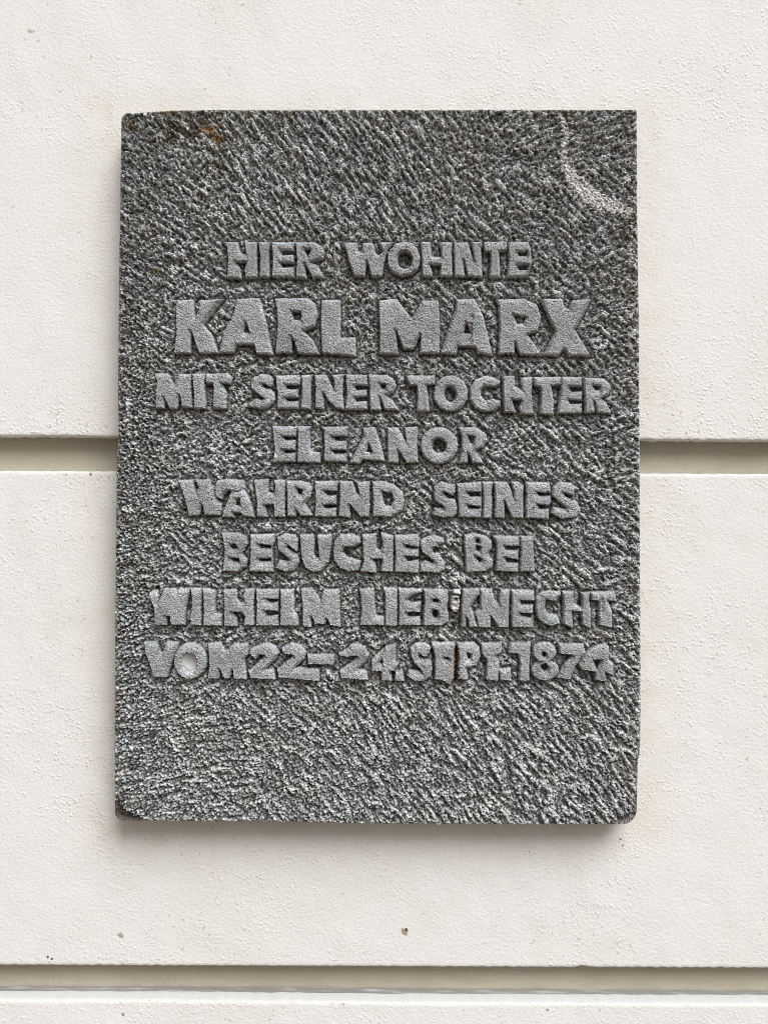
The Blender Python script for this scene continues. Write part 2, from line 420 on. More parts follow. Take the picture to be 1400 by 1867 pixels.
blk(1, 790, 425, 7,
 Lt('letter', [(-166,95),(-30,95),(-25,285),(105,290),(100,180),(65,100),(250,100),(240,250),(250,550),(80,545),(95,395),(-35,395),(0,550),(-140,550),(-150,250)]),
 Lt('letter', [(255,105),(440,100),(495,260),(522,350),(505,200),(480,95),(642,95),(612,180),(630,560),(445,545),(390,340),(408,548),(272,550),(265,300)]),
 Lt('letter', [(648,95),(945,95),(945,215),(845,230),(860,560),(712,560),(735,350),(730,240),(660,235),(640,160)]),
 Lt('letter', [(950,95),(1220,95),(1250,200),(1262,400),(1205,550),(940,560),(965,350),(952,150)], [(1075,228),(1205,228),(1192,278),(1095,278)], [(1075,398),(1215,398),(1195,458),(1100,458)]))
blk(2, 300, 520, 3.5,
 Lt('letter', [(78,92),(182,85),(190,200),(215,160),(228,90),(378,80),(320,150),(248,248),(300,310),(345,432),(218,432),(170,290),(165,432),(60,435),(75,280),(70,160)]),
 Lt('letter', [(458,80),(605,75),(650,240),(692,440),(585,435),(572,378),(460,375),(440,430),(345,430),(375,290),(440,170)], [(520,235),(540,297),(501,299)]),
 Lt('letter', [(700,78),(900,75),(960,110),(980,180),(960,260),(890,290),(940,340),(992,440),(850,435),(815,330),(812,430),(705,432),(720,250),(715,150)], [(813,163),(872,170),(866,217),(825,217)]),
 Lt('letter', [(1000,88),(1120,85),(1125,200),(1120,330),(1218,325),(1222,450),(1005,432),(995,250)]))
blk(2, 670, 520, 3.256,
 Lt('letter', [(65,85),(175,75),(215,130),(262,190),(325,85),(422,85),(430,240),(428,402),(310,405),(315,290),(275,378),(215,378),(170,265),(185,410),(70,405),(72,240)]),
 Lt('letter', [(530,80),(635,75),(690,180),(745,415),(655,400),(640,365),(540,362),(530,410),(432,402),(475,270),(520,150)], [(590,222),(612,280),(572,280)]),
 Lt('letter', [(758,80),(930,75),(1010,110),(1035,190),(1010,270),(955,290),(1040,415),(905,412),(880,340),(875,405),(778,408),(785,240),(780,120)], [(868,170),(943,185),(925,223),(890,223)]),
 Lt('letter', [(1028,75),(1160,75),(1175,130),(1195,135),(1215,85),(1335,75),(1300,150),(1235,260),(1330,420),(1200,415),(1170,375),(1140,415),(1047,412),(1115,270),(1060,150)]))
blk(3, 270, 665, 7,
 Lt('letter', [(75,100),(245,100),(330,240),(380,110),(545,110),(540,250),(560,550),(430,540),(405,380),(370,560),(270,560),(210,420),(210,560),(90,555),(100,350),(110,200)]),
 Lt('letter', [(560,110),(725,105),(715,220),(735,560),(580,560),(582,350),(572,250)]),
 Lt('letter', [(735,105),(1010,100),(1075,150),(1050,240),(945,235),(1000,340),(990,560),(820,560),(835,240),(735,230)]))
blk(3, 450, 665, 9.333,
 Lt('letter', [(110,200),(250,145),(390,165),(450,240),(440,340),(400,385),(300,315),(250,325),(290,375),(400,400),(475,470),(480,600),(380,710),(230,750),(15,710),(30,650),(150,550),(260,585),(285,565),(180,490),(70,400),(65,290)]),
 Lt('letter', [(465,175),(900,165),(905,320),(870,480),(890,740),(510,745),(520,450),(500,380),(490,200)], [(660,335),(890,335),(880,405),(690,405)], [(660,562),(890,552),(880,605),(700,608)]),
 Lt('letter', [(925,165),(1120,160),(1090,280),(1095,620),(1080,760),(905,740),(930,550),(935,250)]))
blk(3, 590, 665, 8.75,
 Lt('letter', [(-150,150),(40,150),(110,290),(165,390),(165,250),(120,150),(350,140),(308,230),(303,450),(330,715),(200,690),(90,590),(0,450),(10,700),(-140,690),(-130,350)]),
 Lt('letter', [(355,145),(690,150),(712,300),(690,450),(700,715),(340,715),(370,450),(355,230)], [(498,328),(705,333),(700,385),(530,392)], [(498,515),(700,498),(700,570),(520,578)]),
 Lt('letter', [(705,145),(1020,155),(1120,220),(1165,330),(1120,430),(1020,490),(1110,570),(1210,720),(980,715),(900,510),(920,720),(742,720),(730,450),(722,250)], [(908,298),(1000,308),(970,372),(928,372)]))
blk(3, 735, 670, 6.667,
 Lt('letter', [(30,90),(385,90),(385,200),(290,215),(310,350),(325,530),(165,530),(175,350),(165,215),(80,215)]),
 Lt('letter', ell(580,310,213,222), ell(575,318,70,95)),
 Lt('letter', [(810,250),(880,140),(1010,90),(1120,115),(1190,160),(1185,200),(1130,235),(1000,215),(950,270),(950,340),(1010,400),(1090,370),(1190,400),(1190,470),(1110,525),(1000,535),(880,490),(815,390)]))
blk(3, 920, 670, 6.667,
 Lt('letter', [(-28,100),(125,95),(130,215),(180,245),(215,265),(190,115),(345,110),(335,280),(350,570),(200,560),(170,480),(205,395),(100,390),(140,545),(-10,545),(-20,300)]),
 Lt('letter', [(350,110),(690,105),(680,210),(580,225),(600,400),(600,575),(425,560),(440,400),(440,240),(360,215)]),
 Lt('letter', [(695,105),(950,110),(950,300),(945,550),(640,560),(670,380),(685,200)], [(793,228),(945,228),(940,283),(820,290)], [(780,383),(945,398),(940,434),(800,437)]),
 Lt('letter', [(958,115),(1210,125),(1280,180),(1310,260),(1270,330),(1180,370),(1250,430),(1305,560),(1130,545),(1095,420),(1112,545),(975,550),(975,350),(960,200)], [(1080,213),(1168,225),(1150,268),(1105,268)]))
blk(4, 480, 765, 6.364,
 Lt('letter', [(100,70),(395,75),(378,190),(375,490),(105,495),(130,350),(110,150)], [(225,193),(385,193),(380,232),(255,232)], [(228,348),(380,352),(370,380),(250,380)]),
 Lt('letter', [(400,75),(560,75),(540,130),(545,340),(560,370),(660,375),(665,500),(390,495),(398,300)]),
 Lt('letter', [(668,80),(985,75),(975,180),(965,260),(960,380),(965,492),(700,485),(705,300),(700,130)], [(803,193),(1010,188),(1010,242),(840,238)],[(798,350),(1010,350),(1010,390),(825,390)]))
blk(4, 480, 760, 3.256,
 Lt('letter', [(590,62),(665,58),(695,150),(722,262),(660,258),(590,252),(575,278),(510,272),(560,180),(595,110)], [(628,160),(647,208),(608,217)]),
 Lt('letter', [(735,62),(800,60),(850,150),(838,62),(920,55),(912,160),(922,270),(850,272),(805,200),(805,275),(740,270),(738,170)]),
 Lt('letter', ell(1045,168,112,110), ell(1045,170,42,44)),
 Lt('letter', [(1157,60),(1270,60),(1325,100),(1335,140),(1305,180),(1265,195),(1310,275),(1240,272),(1220,215),(1215,272),(1160,275),(1180,200),(1177,110)], [(1220,110),(1257,115),(1246,157),(1228,152)]))
blk(5, 320, 860, 6.667,
 Lt('letter', [(20,100),(205,95),(245,235),(270,180),(235,95),(415,90),(425,180),(470,150),(475,290),(560,390),(540,530),(350,530),(325,400),(290,530),(160,540),(125,380),(60,180)]),
 ('letter', [[(500,110),(600,85),(830,100),(850,200),(780,240),(690,230),(640,225),(590,280),(560,345),(485,300),(482,150)], [(680,215),(830,210),(900,330),(970,560),(820,540),(790,500),(710,495),(720,560),(560,550),(590,440),(630,340)]], [[(748,328),(777,328),(787,407),(728,407)]]),
 Lt('letter', [(950,95),(1135,90),(1120,190),(1130,250),(1200,260),(1210,180),(1190,100),(1340,95),(1328,250),(1330,550),(1200,550),(1190,400),(1085,400),(1120,550),(985,550),(985,350),(960,180)]))
blk(5, 520, 860, 6.087,
 Lt('letter', [(8,100),(180,100),(270,130),(300,200),(280,280),(220,350),(310,490),(165,490),(130,430),(120,500),(20,495),(20,250)], [(133,178),(192,200),(176,253),(144,242)]),
 Lt('letter', [(325,100),(595,100),(578,170),(570,250),(565,500),(325,500),(335,300)], [(428,208),(575,215),(570,262),(465,257)], [(428,368),(570,363),(565,397),(440,402)]),
 Lt('letter', [(603,100),(745,105),(790,230),(825,250),(790,110),(945,105),(935,200),(940,400),(930,500),(830,500),(720,365),(725,510),(590,495),(605,300)]),
 Lt('letter', [(962,105),(1080,100),(1200,135),(1300,220),(1325,320),(1300,430),(1180,500),(970,495),(975,300)], [(1078,218),(1180,238),(1202,310),(1182,377),(1110,382),(1083,300)]))
blk(5, 770, 865, 8.75,
 Lt('letter', [(190,190),(310,105),(420,150),(530,160),(535,290),(490,345),(360,275),(335,300),(400,360),(530,400),(565,540),(550,640),(500,680),(330,690),(160,650),(190,520),(345,535),(345,510),(190,410),(180,300)]),
 Lt('letter', [(550,140),(945,115),(950,250),(955,400),(945,690),(580,680),(580,550),(565,400)], [(722,278),(930,278),(930,343),(760,348)], [(722,483),(945,518),(900,543),(750,543)]),
 Lt('letter', [(955,115),(1130,115),(1112,300),(1120,450),(1105,700),(960,695),(972,400)]))
blk(5, 910, 865, 8.75,
 Lt('letter', [(-85,115),(130,115),(200,250),(235,380),(240,280),(200,115),(320,115),(395,180),(392,400),(395,700),(200,690),(95,430),(95,700),(-75,690),(-60,400)]),
 Lt('letter', [(425,115),(820,125),(825,300),(845,440),(805,500),(800,720),(600,700),(430,700),(425,500),(435,300)], [(608,288),(835,288),(815,338),(650,338)], [(612,473),(840,500),(815,548),(650,548)]),
 Lt('letter', [(860,200),(960,115),(1130,125),(1300,230),(1220,270),(1200,400),(1260,440),(1310,580),(1240,680),(1000,710),(880,650),(825,610),(870,510),(1060,550),(1080,520),(910,390),(840,340)], [(1030,288),(1168,330),(1152,385),(1060,340)]))
blk(6, 395, 960, 6.512,
 Lt('letter', [(50,75),(250,70),(350,120),(370,200),(300,320),(370,400),(350,480),(260,540),(70,530),(90,300),(75,150)], ell(202,235,36,29), [(163,368),(262,383),(272,418),(200,412)]),
 Lt('letter', [(390,95),(685,85),(688,180),(660,240),(670,540),(385,535),(400,300),(400,150)], [(498,208),(650,225),(640,258),(520,252)], [(503,383),(650,378),(640,410),(515,412)]),
 Lt('letter', [(720,130),(800,85),(930,95),(970,160),(960,290),(940,300),(850,222),(835,245),(960,330),(990,420),(930,520),(820,540),(695,500),(740,390),(835,405),(855,385),(740,285),(720,220)]),
 Lt('letter', [(982,95),(1150,90),(1165,200),(1155,330),(1180,370),(1215,370),(1200,200),(1190,100),(1370,95),(1355,250),(1330,430),(1240,530),(1140,545),(1050,490),(1005,380),(992,200)]))
blk(6, 600, 960, 6.364,
 Lt('letter', [(60,170),(130,90),(280,85),(360,130),(375,190),(300,235),(180,235),(160,290),(215,350),(290,370),(375,400),(345,515),(230,525),(130,490),(55,400),(45,280)]),
 Lt('letter', [(380,90),(550,80),(550,180),(555,250),(600,270),(620,200),(595,70),(745,100),(748,300),(742,530),(600,520),(615,378),(510,378),(545,440),(550,540),(360,525),(398,400),(390,250)]),
 Lt('letter', [(758,100),(1040,90),(1045,200),(1040,350),(1045,540),(762,530),(768,300)], [(883,212),(1040,238),(1030,258),(900,253)], [(888,343),(1055,353),(1055,383),(910,402)]),
 Lt('letter', [(1060,160),(1150,110),(1220,100),(1330,135),(1335,190),(1280,210),(1270,300),(1350,430),(1340,500),(1280,540),(1055,525),(1060,440),(1110,390),(1205,425),(1225,405),(1080,300),(1060,230)], ell(1240,270,36,33)))
blk(6, 800, 955, 7,
 Lt('letter', [(325,140),(450,120),(600,150),(680,220),(680,320),(630,380),(700,470),(690,560),(600,610),(345,615),(340,400),(320,250)], [(483,278),(542,290),(525,353),(483,337)], [(468,408),(562,450),(520,498)], ell(500,215,22,28)),
 Lt('letter', [(685,150),(1030,160),(1035,250),(1020,400),(1020,620),(720,605),(735,450),(740,250)], [(843,283),(1035,290),(1010,338),(860,328)], [(853,428),(1035,468),(1015,498),(870,488)]),
 Lt('letter', [(1038,155),(1210,160),(1215,350),(1230,610),(1032,615),(1048,350)]))
blk(7, 260, 1060, 7.368,
 Lt('letter', [(75,160),(180,110),(215,190),(190,310),(240,200),(280,95),(440,95),(460,130),(490,90),(630,95),(610,230),(580,340),(560,480),(570,590),(380,590),(360,470),(325,470),(320,590),(160,600),(150,350)]),
 Lt('letter', [(640,95),(790,95),(788,250),(780,350),(788,600),(640,590),(640,450),(665,300),(660,200)]),
 Lt('letter', [(802,95),(880,95),(980,130),(970,300),(975,430),(1070,450),(1060,550),(1060,600),(810,600),(822,350)]))
blk(7, 440, 1060, 7,
 Lt('letter', [(-234,105),(-60,100),(-60,215),(-10,270),(40,250),(20,180),(40,95),(170,100),(155,280),(155,400),(165,565),(25,570),(40,440),(10,400),(-110,395),(-60,470),(-50,575),(-225,580),(-220,300)]),
 Lt('letter', [(180,100),(480,100),(472,230),(470,400),(475,570),(185,570),(195,300)], [(313,223),(480,233),(475,267),(370,267)],[(303,373),(485,388),(475,427),(320,442)]),
 Lt('letter', [(495,105),(670,105),(665,180),(680,250),(670,380),(720,440),(735,570),(490,570),(498,300)]),
 Lt('letter', [(755,90),(900,85),(985,190),(1010,240),(1030,150),(1060,105),(1250,100),(1255,300),(1265,590),(1130,560),(1095,480),(1070,550),(940,550),(895,450),(895,590),(780,580),(778,300)]))
blk(7, 640, 1040, 6.364,
 Lt('letter', [(90,215),(265,205),(270,350),(285,430),(290,520),(385,540),(385,640),(100,640),(120,450),(110,300)]),
 Lt('letter', [(370,200),(538,205),(540,300),(540,500),(535,650),(395,645),(395,400),(395,300)]),
 Lt('letter', [(547,205),(825,215),(825,360),(800,450),(805,640),(550,640),(558,400)], [(658,343),(720,288),(835,255),(835,355),(700,377)], [(653,488),(815,488),(805,537),(670,537)]),
 Lt('letter', [(838,212),(1120,225),(1130,350),(1110,440),(1140,520),(1130,600),(1060,645),(840,640),(838,500),(852,350)], ell(985,352,33,21), ell(980,505,33,45)))
blk(7, 830, 1060, 8.235,
 Lt('letter', [(115,110),(368,105),(372,195),(300,290),(235,390),(280,480),(345,690),(215,690),(178,540),(165,690),(85,690),(90,470),(95,300)]),
 Lt('letter', [(376,110),(550,115),(600,280),(660,340),(655,220),(680,115),(832,120),(815,300),(812,560),(805,700),(650,690),(545,530),(540,700),(355,695),(292,470),(372,400)]),
 Lt('letter', [(842,125),(1190,140),(1195,300),(1175,400),(1180,700),(850,695),(840,500),(852,300)], [(983,288),(1195,293),(1185,348),(1000,343)], [(978,478),(1185,488),(1140,548),(1010,523)]))
blk(7, 970, 1060, 8.235,
 Lt('letter', [(60,240),(150,160),(270,140),(435,160),(440,210),(385,290),(370,310),(225,275),(200,400),(250,490),(390,505),(430,640),(300,680),(180,640),(90,560),(50,400)]),
 Lt('letter', [(448,150),(640,150),(630,230),(640,330),(745,390),(750,250),(735,170),(872,165),(868,300),(890,450),(890,720),(750,650),(740,460),(610,450),(620,720),(470,640),(470,400),(470,230)]),
 Lt('letter', [(882,160),(1250,150),(1280,310),(1150,290),(1210,450),(1210,700),(1000,660),(1010,300),(890,285)]))
blk(8, 260, 1160, 7,
 Lt('letter', [(10,70),(180,75),(220,230),(260,200),(300,75),(465,75),(400,250),(360,370),(310,530),(140,530),(90,350),(40,230)]),
 Lt('letter', ell(610,318,212,235), ell(604,328,92,112)),
 Lt('letter', [(830,95),(990,80),(1050,190),(1090,170),(1160,95),(1340,95),(1345,240),(1300,300),(1330,560),(1160,550),(1150,430),(1110,545),(1040,545),(985,420),(975,550),(830,545),(850,350)]))
blk(8, 440, 1160, 7.368,
 Lt('numeral', [(190,140),(330,90),(450,130),(510,230),(460,310),(320,450),(440,450),(462,590),(120,570),(90,470),(220,360),(320,260),(250,250),(190,320),(110,240),(110,180)]),
 Lt('numeral', [(540,160),(660,95),(800,120),(870,220),(850,310),(720,430),(850,430),(1050,430),(1045,610),(800,590),(500,560),(475,450),(640,310),(700,255),(590,250),(545,210)]),
 Lt('dash', [(885,250),(1255,250),(1240,390),(1100,385),(890,385)]))
blk(8, 610, 1160, 7.778,
 Lt('numeral', [(160,200),(230,120),(330,100),(440,160),(490,280),(440,380),(330,470),(450,480),(480,630),(90,600),(70,490),(240,370),(320,290),(250,290),(190,310),(50,270),(60,240)]),
 Lt('numeral', [(720,160),(870,95),(870,350),(910,400),(850,500),(800,505),(820,640),(660,630),(660,505),(520,500),(520,340),(610,260)], [(640,380),(682,328),(672,405)]),
 Lt('full_stop', [(860,505),(960,485),(1000,650),(852,640)]),
 Lt('letter', [(1070,170),(1150,100),(1290,100),(1370,160),(1355,240),(1310,300),(1240,285),(1210,250),(1200,300),(1380,350),(1395,480),(1365,580),(1270,650),(1130,640),(1020,560),(1050,480),(1180,490),(1245,520),(1235,490),(1130,390),(1075,270)]))
blk(8, 780, 1160, 8.235,
 Lt('letter', [(50,100),(400,95),(420,180),(400,300),(390,640),(340,740),(200,660),(100,660),(105,300)], [(252,318),(325,330),(312,348),(258,342)]),
 Lt('letter', [(440,100),(700,95),(780,180),(795,320),(740,450),(590,480),(610,660),(450,650),(450,400),(450,200)], [(600,248),(652,270),(642,342),(603,342)]),
 Lt('letter', [(800,110),(1120,100),(1110,260),(1030,290),(1080,400),(1060,680),(870,660),(885,350),(812,270)]),
 Lt('full_stop', [(1075,500),(1250,480),(1260,680),(1085,660)]))
blk(8, 900, 1160, 5.833,
 Lt('numeral', [(180,75),(400,65),(395,120),(383,300),(385,480),(270,480),(280,280),(260,190),(150,180)]),
 ('numeral', [ell(545,172,128,108), ell(550,365,150,112)], [ell(542,197,21,23), ell(545,332,33,36)]),
 Lt('numeral', [(690,80),(960,85),(985,180),(880,320),(820,470),(670,450),(760,290),(840,205),(700,190)]),
 Lt('numeral', [(1190,75),(1235,120),(1230,260),(1280,290),(1280,430),(1200,390),(1210,490),(1070,470),(1080,385),(935,360),(905,300),(985,190),(1060,120)], [(1068,258),(1152,250),(1100,355)]))

RH = 13.5                                   # how far the letters stand proud
wx = band(sh, P, 11, .45, seed=51)*.22 + band(sh, P, 5, .4, seed=52)*.15
wy = band(sh, P, 11, .45, seed=53)*.22 + band(sh, P, 5, .4, seed=54)*.15
best = np.full(sh, -99.0); LH = np.zeros(sh); names = []
topn = lowpass(sh, P, 9, 55)*.3
for line, ox, oy, k, letters in TX:
    for nm, solids, holes in letters:
        names.append((nm, line)); idx = len(names)
        f = 1-RH*.8/D
        cv = lambda pl: [(700+(ox+x/k-700)*f, 933.5+(oy+y/k-933.5)*f) for x, y in pl]
        sol = [cv(p) for p in solids]; hol = [cv(p) for p in holes]
        a = np.array([q for p in sol for q in p]); x0, y0 = a.min(0)-9; x1, y1 = a.max(0)+9
        sl = (slice(max(0, int((y0-208)/P)-3), int((y1-194)/P)+3), slice(max(0, int((x0-225)/P)-3), int((x1-205)/P)+3))
        xx = X[sl]+wx[sl]; yy = Y[sl]+wy[sl]
        d = poly_sdf(sol[0], xx, yy)
        for p in sol[1:]: d = np.maximum(d, poly_sdf(p, xx, yy))
        for p in hol: d = np.minimum(d, -poly_sdf(p, xx, yy))
        gy, gx = np.gradient(d, P)
        up = np.clip(gy, 0, 1); rt = np.clip(-gx, 0, 1)
        win = 1.6 + 8.5*up**1.5 + 4.5*rt
        h = .24*sstep(-1.5, .9, d) + .76*np.where(d < 0, sstep(-1.5, 0, d)*.12, .12+.88*np.clip(d/win, 0, 1)**.85)
        h *= RH
        cur = best[sl]; m = d > cur
        best[sl] = np.where(m, d, cur); owner[sl] = np.where(m & (d > -2.0), idx, owner[sl])
        LH[sl] = np.maximum(LH[sl], h)
print('letters', len(names))
lm = np.clip(LH/RH, 0, 1)
bgy = np.gradient(np.maximum(best, -20), P, axis=0)
edge_zone = sstep(-10, -2.5, best)*(1-lm)*(.55+.65*np.clip(-bgy, 0, 1))      # the mason cut a little deeper right round the letters
Hb = Hb*(1-.35*edge_zone) - 8*edge_zone
face = LH + n4*.32 + n3*.26 + topn - np.clip(spk2-1.7, 0, 2)*1.1 + n7*.12
k_ = sstep(-1.4, .1, best)
Hf = np.maximum(Hb, LH-4.0)*(1-k_) + face*k_
lcol = 0.345*((1+.22*sstep(5.5, 1, best))*np.exp(.14*spk+.09*spk2+.08*lowc+.24*n3))[..., None]*np.array([.955, 1.0, 1.035])
# shade and dirt put into the colour of the narrow cut round every letter
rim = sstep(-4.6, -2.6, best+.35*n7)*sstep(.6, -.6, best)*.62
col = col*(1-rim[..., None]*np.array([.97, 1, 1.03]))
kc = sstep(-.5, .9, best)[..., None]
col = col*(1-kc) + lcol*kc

# ---- blemishes
def pit(px, py, rx, ry, depth, ang=0., dark=0.):
    global Hf, col
    c, s_ = math.cos(ang), math.sin(ang); dx, dy = X-px, Y-py
    r = np.sqrt(((dx*c+dy*s_)/rx)**2+((-dx*s_+dy*c)/ry)**2)
    g = 1-sstep(.6, 1.1, r); Hf = Hf-depth*g
def crack(pts, wd, depth, c=None):
    global Hf, col
    d = line_dist(pts, X+wx*5, Y+wy*5); g = np.exp(-(d/wd)**2)
    Hf = Hf - depth*g
    if c is not None:
        q = np.exp(-(d/(wd*1.5))**2)[..., None]; col = col*(1-q)+np.array(c)*q
# drilled counters of the O's
for px, py, r in ((738, 472, 12), (821.5, 718, 10), (801, 812, 12)): pit(px, py, r, r*1.05, 7)
pit(747, 718-4+3, 7, 7, 5); pit(888, 712, 12, 8, 4); pit(1093, 1104, 5, 18, 4); pit(385, 706, 6, 6, 6)
pit(753, 712, 7, 9, 6); pit(635, 1006, 12, 6, 4); pit(606, 1219, 10, 5, 7, .5); pit(1010, 1103, 7, 8, 4); pit(696, 1185, 4, 12, 7, .5)
pit(329, 480, 4.5, 7, 8); pit(340, 490, 4, 6, 6); pit(312, 627, 4, 12, 9, .15); pit(276, 812, 3.5, 9, 8, -.2); pit(1136, 823, 4, 9, 8, -.3); pit(1133, 789, 7, 3.5, 7)
pit(1012, 508, 8, 6, 7); pit(226, 575, 6, 4, 8, -.5); pit(235, 1403, 7, 6, 8); pit(258, 1400, 6, 3, 6); pit(228, 1315, 3, 10, 5); pit(835, 1490, 3, 9, 8, -.4)
pit(400, 405, 3, 10, 7, -.2); pit(288, 1073, 5, 7, 8); pit(245, 1040, 10, 5, 6, .6); pit(337, 410, 3, 7, 6); pit(475, 338, 6, 5, 7); pit(292, 1190, 5, 10, 6)
pit(960, 1275, 4, 8, 6); pit(390, 1353, 8, 3, 5); pit(1000, 375, 3, 8, 6, .5); pit(974, 353, 7, 5, 5)
crack([(871, 338), (875, 352), (873, 370)], 1.6, 8); crack([(868, 268), (905, 280), (930, 279), (955, 290), (972, 303)], 1.8, 5)
crack([(560, 316), (585, 317), (600, 312)], 2.0, 5); crack([(720, 312), (750, 308), (790, 302)], 1.8, 5)
crack([(861, 578), (857, 600), (858, 628)], 1.2, 4); crack([(693, 940), (692, 975)], 1.3, 5); crack([(790, 945), (800, 948)], 2, 5)
crack([(740, 870-27), (742, 870)], 1.2, 4); crack([(843, 866), (843, 878)], 1.4, 5)
crack([(818, 1040), (824, 1050), (836, 1058), (832, 1072)], 1.5, 6)
crack([(822, 1112), (822, 1100), (820, 1085)], 2.0, 6)
crack([(831, 1115), (826, 1128), (824, 1152)], 4.2, 9); crack([(837, 1124), (834, 1148)], 5.5, 6)
brown = (.135, .085, .045)
crack([(831, 1181), (833, 1200), (832, 1225), (830, 1243)], 2.6, 9, brown)
q = np.exp(-(((X-823)/9)**2+((Y-1214)/32)**2))[..., None]*np.clip(.6+.35*spk2, 0, 1)[..., None]*.75
col = col*(1-q)+np.array([.38, .30, .235])*q
crack([(829, 1236), (826, 1250)], 1.6, 5)
# healed scar across the upper right corner
d1 = line_dist([(1020, 212), (1031, 245), (1026, 285), (1033, 305), (1060, 338), (1105, 366), (1143, 388)], X+wx*9+n7*1.6, Y+wy*9-n6*1.6)
d2 = poly_sdf([(1012, 296), (1040, 298), (1060, 330), (1105, 360), (1150, 385), (1146, 399), (1090, 388), (1062, 378), (1036, 346)], X+wx*14+n7*2.4, Y+wy*14+n6*2.4)-1.5
g = np.maximum(sstep(7.5, 3.5, d1)*np.where(Y < 300, .8, 1), sstep(-2, 3, d2))
Hf = Hf*(1-.85*g) + g*(4.5+.6*n7+.6*n6); gc = (g*np.clip(.78+.4*spk2+.3*spk, 0, 1))[..., None]
col = col*(1-gc)+np.array([.72, .72, .725])*gc
g = np.exp(-((X-700)/1e9)**2)*0
# pale dusty patches
for px, py, rx, ry, a_ in ((885, 1275, 28, 14, .45), (495, 1355, 14, 12, .3), (380, 1437, 8, 6, .5), (960, 1350, 40, 18, .2), (700, 1430, 60, 20, .15), (273, 438, 12, 5, .6), (1000, 640, 10, 5, .3)):
    q = (np.exp(-(((X-px)/rx)**2+((Y-py)/ry)**2))*a_*np.clip(.8+.4*spk2, 0, 1))[..., None]; col = col*(1-q)+np.array([.37, .38, .385])*q
# yellow-brown lichen and moss at the upper left
for px, py, rx, ry, c, a_ in ((305, 202, 22, 5, (.26, .17, .03), .95), (380, 238, 13, 9, (.33, .16, .03), .9), (398, 254, 12, 8, (.26, .15, .03), .85), (318, 236, 20, 16, (.10, .075, .03), .8),
        (242, 230, 9, 8, (.16, .11, .03), .8), (370, 215, 24, 8, (.07, .06, .025), .7), (405, 300, 14, 26, (.10, .09, .045), .6), (690, 300, 12, 8, (.09, .09, .03), .6), (640, 318, 30, 10, (.10, .095, .05), .4),
        (352, 240, 10, 14, (.07, .05, .03), .8), (455, 212, 12, 5, (.16, .13, .04), .6), (530, 214, 8, 4, (.25, .14, .05), .6), (1030, 207, 14, 6, (.13, .10, .04), .6), (505, 226, 20, 12, (.08, .075, .03), .5), (283, 495, 10, 4, (.25, .2, .05), .7)):
    q = (np.clip(np.exp(-(((X-px)/rx)**2+((Y-py)/ry)**2))*1.3+.35*n7-.15, 0, 1)*(np.hypot((X-px)/rx, (Y-py)/ry) < 2.0)*a_)[..., None]; col = col*(1-q)+np.array(c)*q
# top strip weathered darker, left edge darker and bluish
q = (sstep(222, 200, Y)*.4*np.clip(.7+.5*lowm, 0, 1))[..., None]; col = col*(1-q)+np.array([.085, .085, .075])*q
q = (sstep(232, 214, X)*.45*np.clip(.6+.4*lowm, 0, 1))[..., None]; col = col*(1-q)+np.array([.10, .105, .12])*q
# broken lower corners
bl = poly_sdf([(190, 1452), (222, 1462), (232, 1478), (262, 1490), (280, 1520), (190, 1520)], X+wx*4, Y+wy*4); g = sstep(-3, 10, bl)
Hf = Hf*(1-.6*g)-g*9; q = (g*.9)[..., None]; col = col*(1-q)+np.array([.075, .058, .045])*q
br = poly_sdf([(1166, 1380), (1157, 1400), (1156, 1450), (1146, 1480), (1110, 1500), (1110, 1530), (1190, 1530), (1190, 1380)], X+wx*3, Y+wy*3); g = sstep(-3, 8, br)
Hf = Hf*(1-.4*g)-g*8; q = (g*.65)[..., None]; col = col*(1-q)+np.array([.12, .105, .10])*q

# repairs and flecks: separate pieces of filler
extra = []
def patchy(name, pl, hgt, c, grow=2.0, rough=.25):
    global Hf, col, owner
    d = poly_sdf(pl, X+wx*1.6, Y+wy*1.6); m = sstep(-1.2, 1.5, d)
    hg = hgt+n7*rough*2+n4*rough
    Hf = Hf*(1-m)+(np.maximum(Hf*.35, 0)*0+hg)*m
    cc = np.array(c)*(1+.05*spk[..., None]+.04*spk2[..., None])
    col = col*(1-m[..., None])+cc*m[..., None]
    extra.append(name); owner[d > .2] = 1000+len(extra)
patchy('crack_filler', [(826, 1073), (838, 1074), (839, 1084), (824, 1081)], 12, (.74, .77, .77))
patchy('crack_filler', [(823, 1084), (836, 1086), (838, 1098), (834, 1114), (826, 1116), (820, 1106), (820, 1094)], 12, (.62, .61, .58), rough=.8)
crack([(822, 1092), (829, 1090), (838, 1095)], 1.3, 4, (.2, .19, .17)); crack([(828, 1092), (829, 1104), (834, 1110)], 1.0, 2.5)
patchy('crack_filler', [(822, 1050), (834, 1056), (834, 1064), (830, 1072), (824, 1062), (816, 1060)], 7, (.62, .62, .62), rough=.9)
patchy('paint_fleck', [(230, 728), (239, 728), (239, 742), (234, 754), (231, 744)], 4, (.60, .63, .66), rough=.8)
patchy('paint_fleck', [(502, 824), (505, 826), (508, 834), (504, 834)], 13, (.78, .80, .80))
patchy('paint_fleck', [(666, 825), (674, 823), (673, 828), (667, 829)], 9, (.78, .80, .80))
patchy('paint_fleck', [(853, 1041), (863, 1040), (863, 1043), (854, 1044)], 9, (.70, .68, .66))
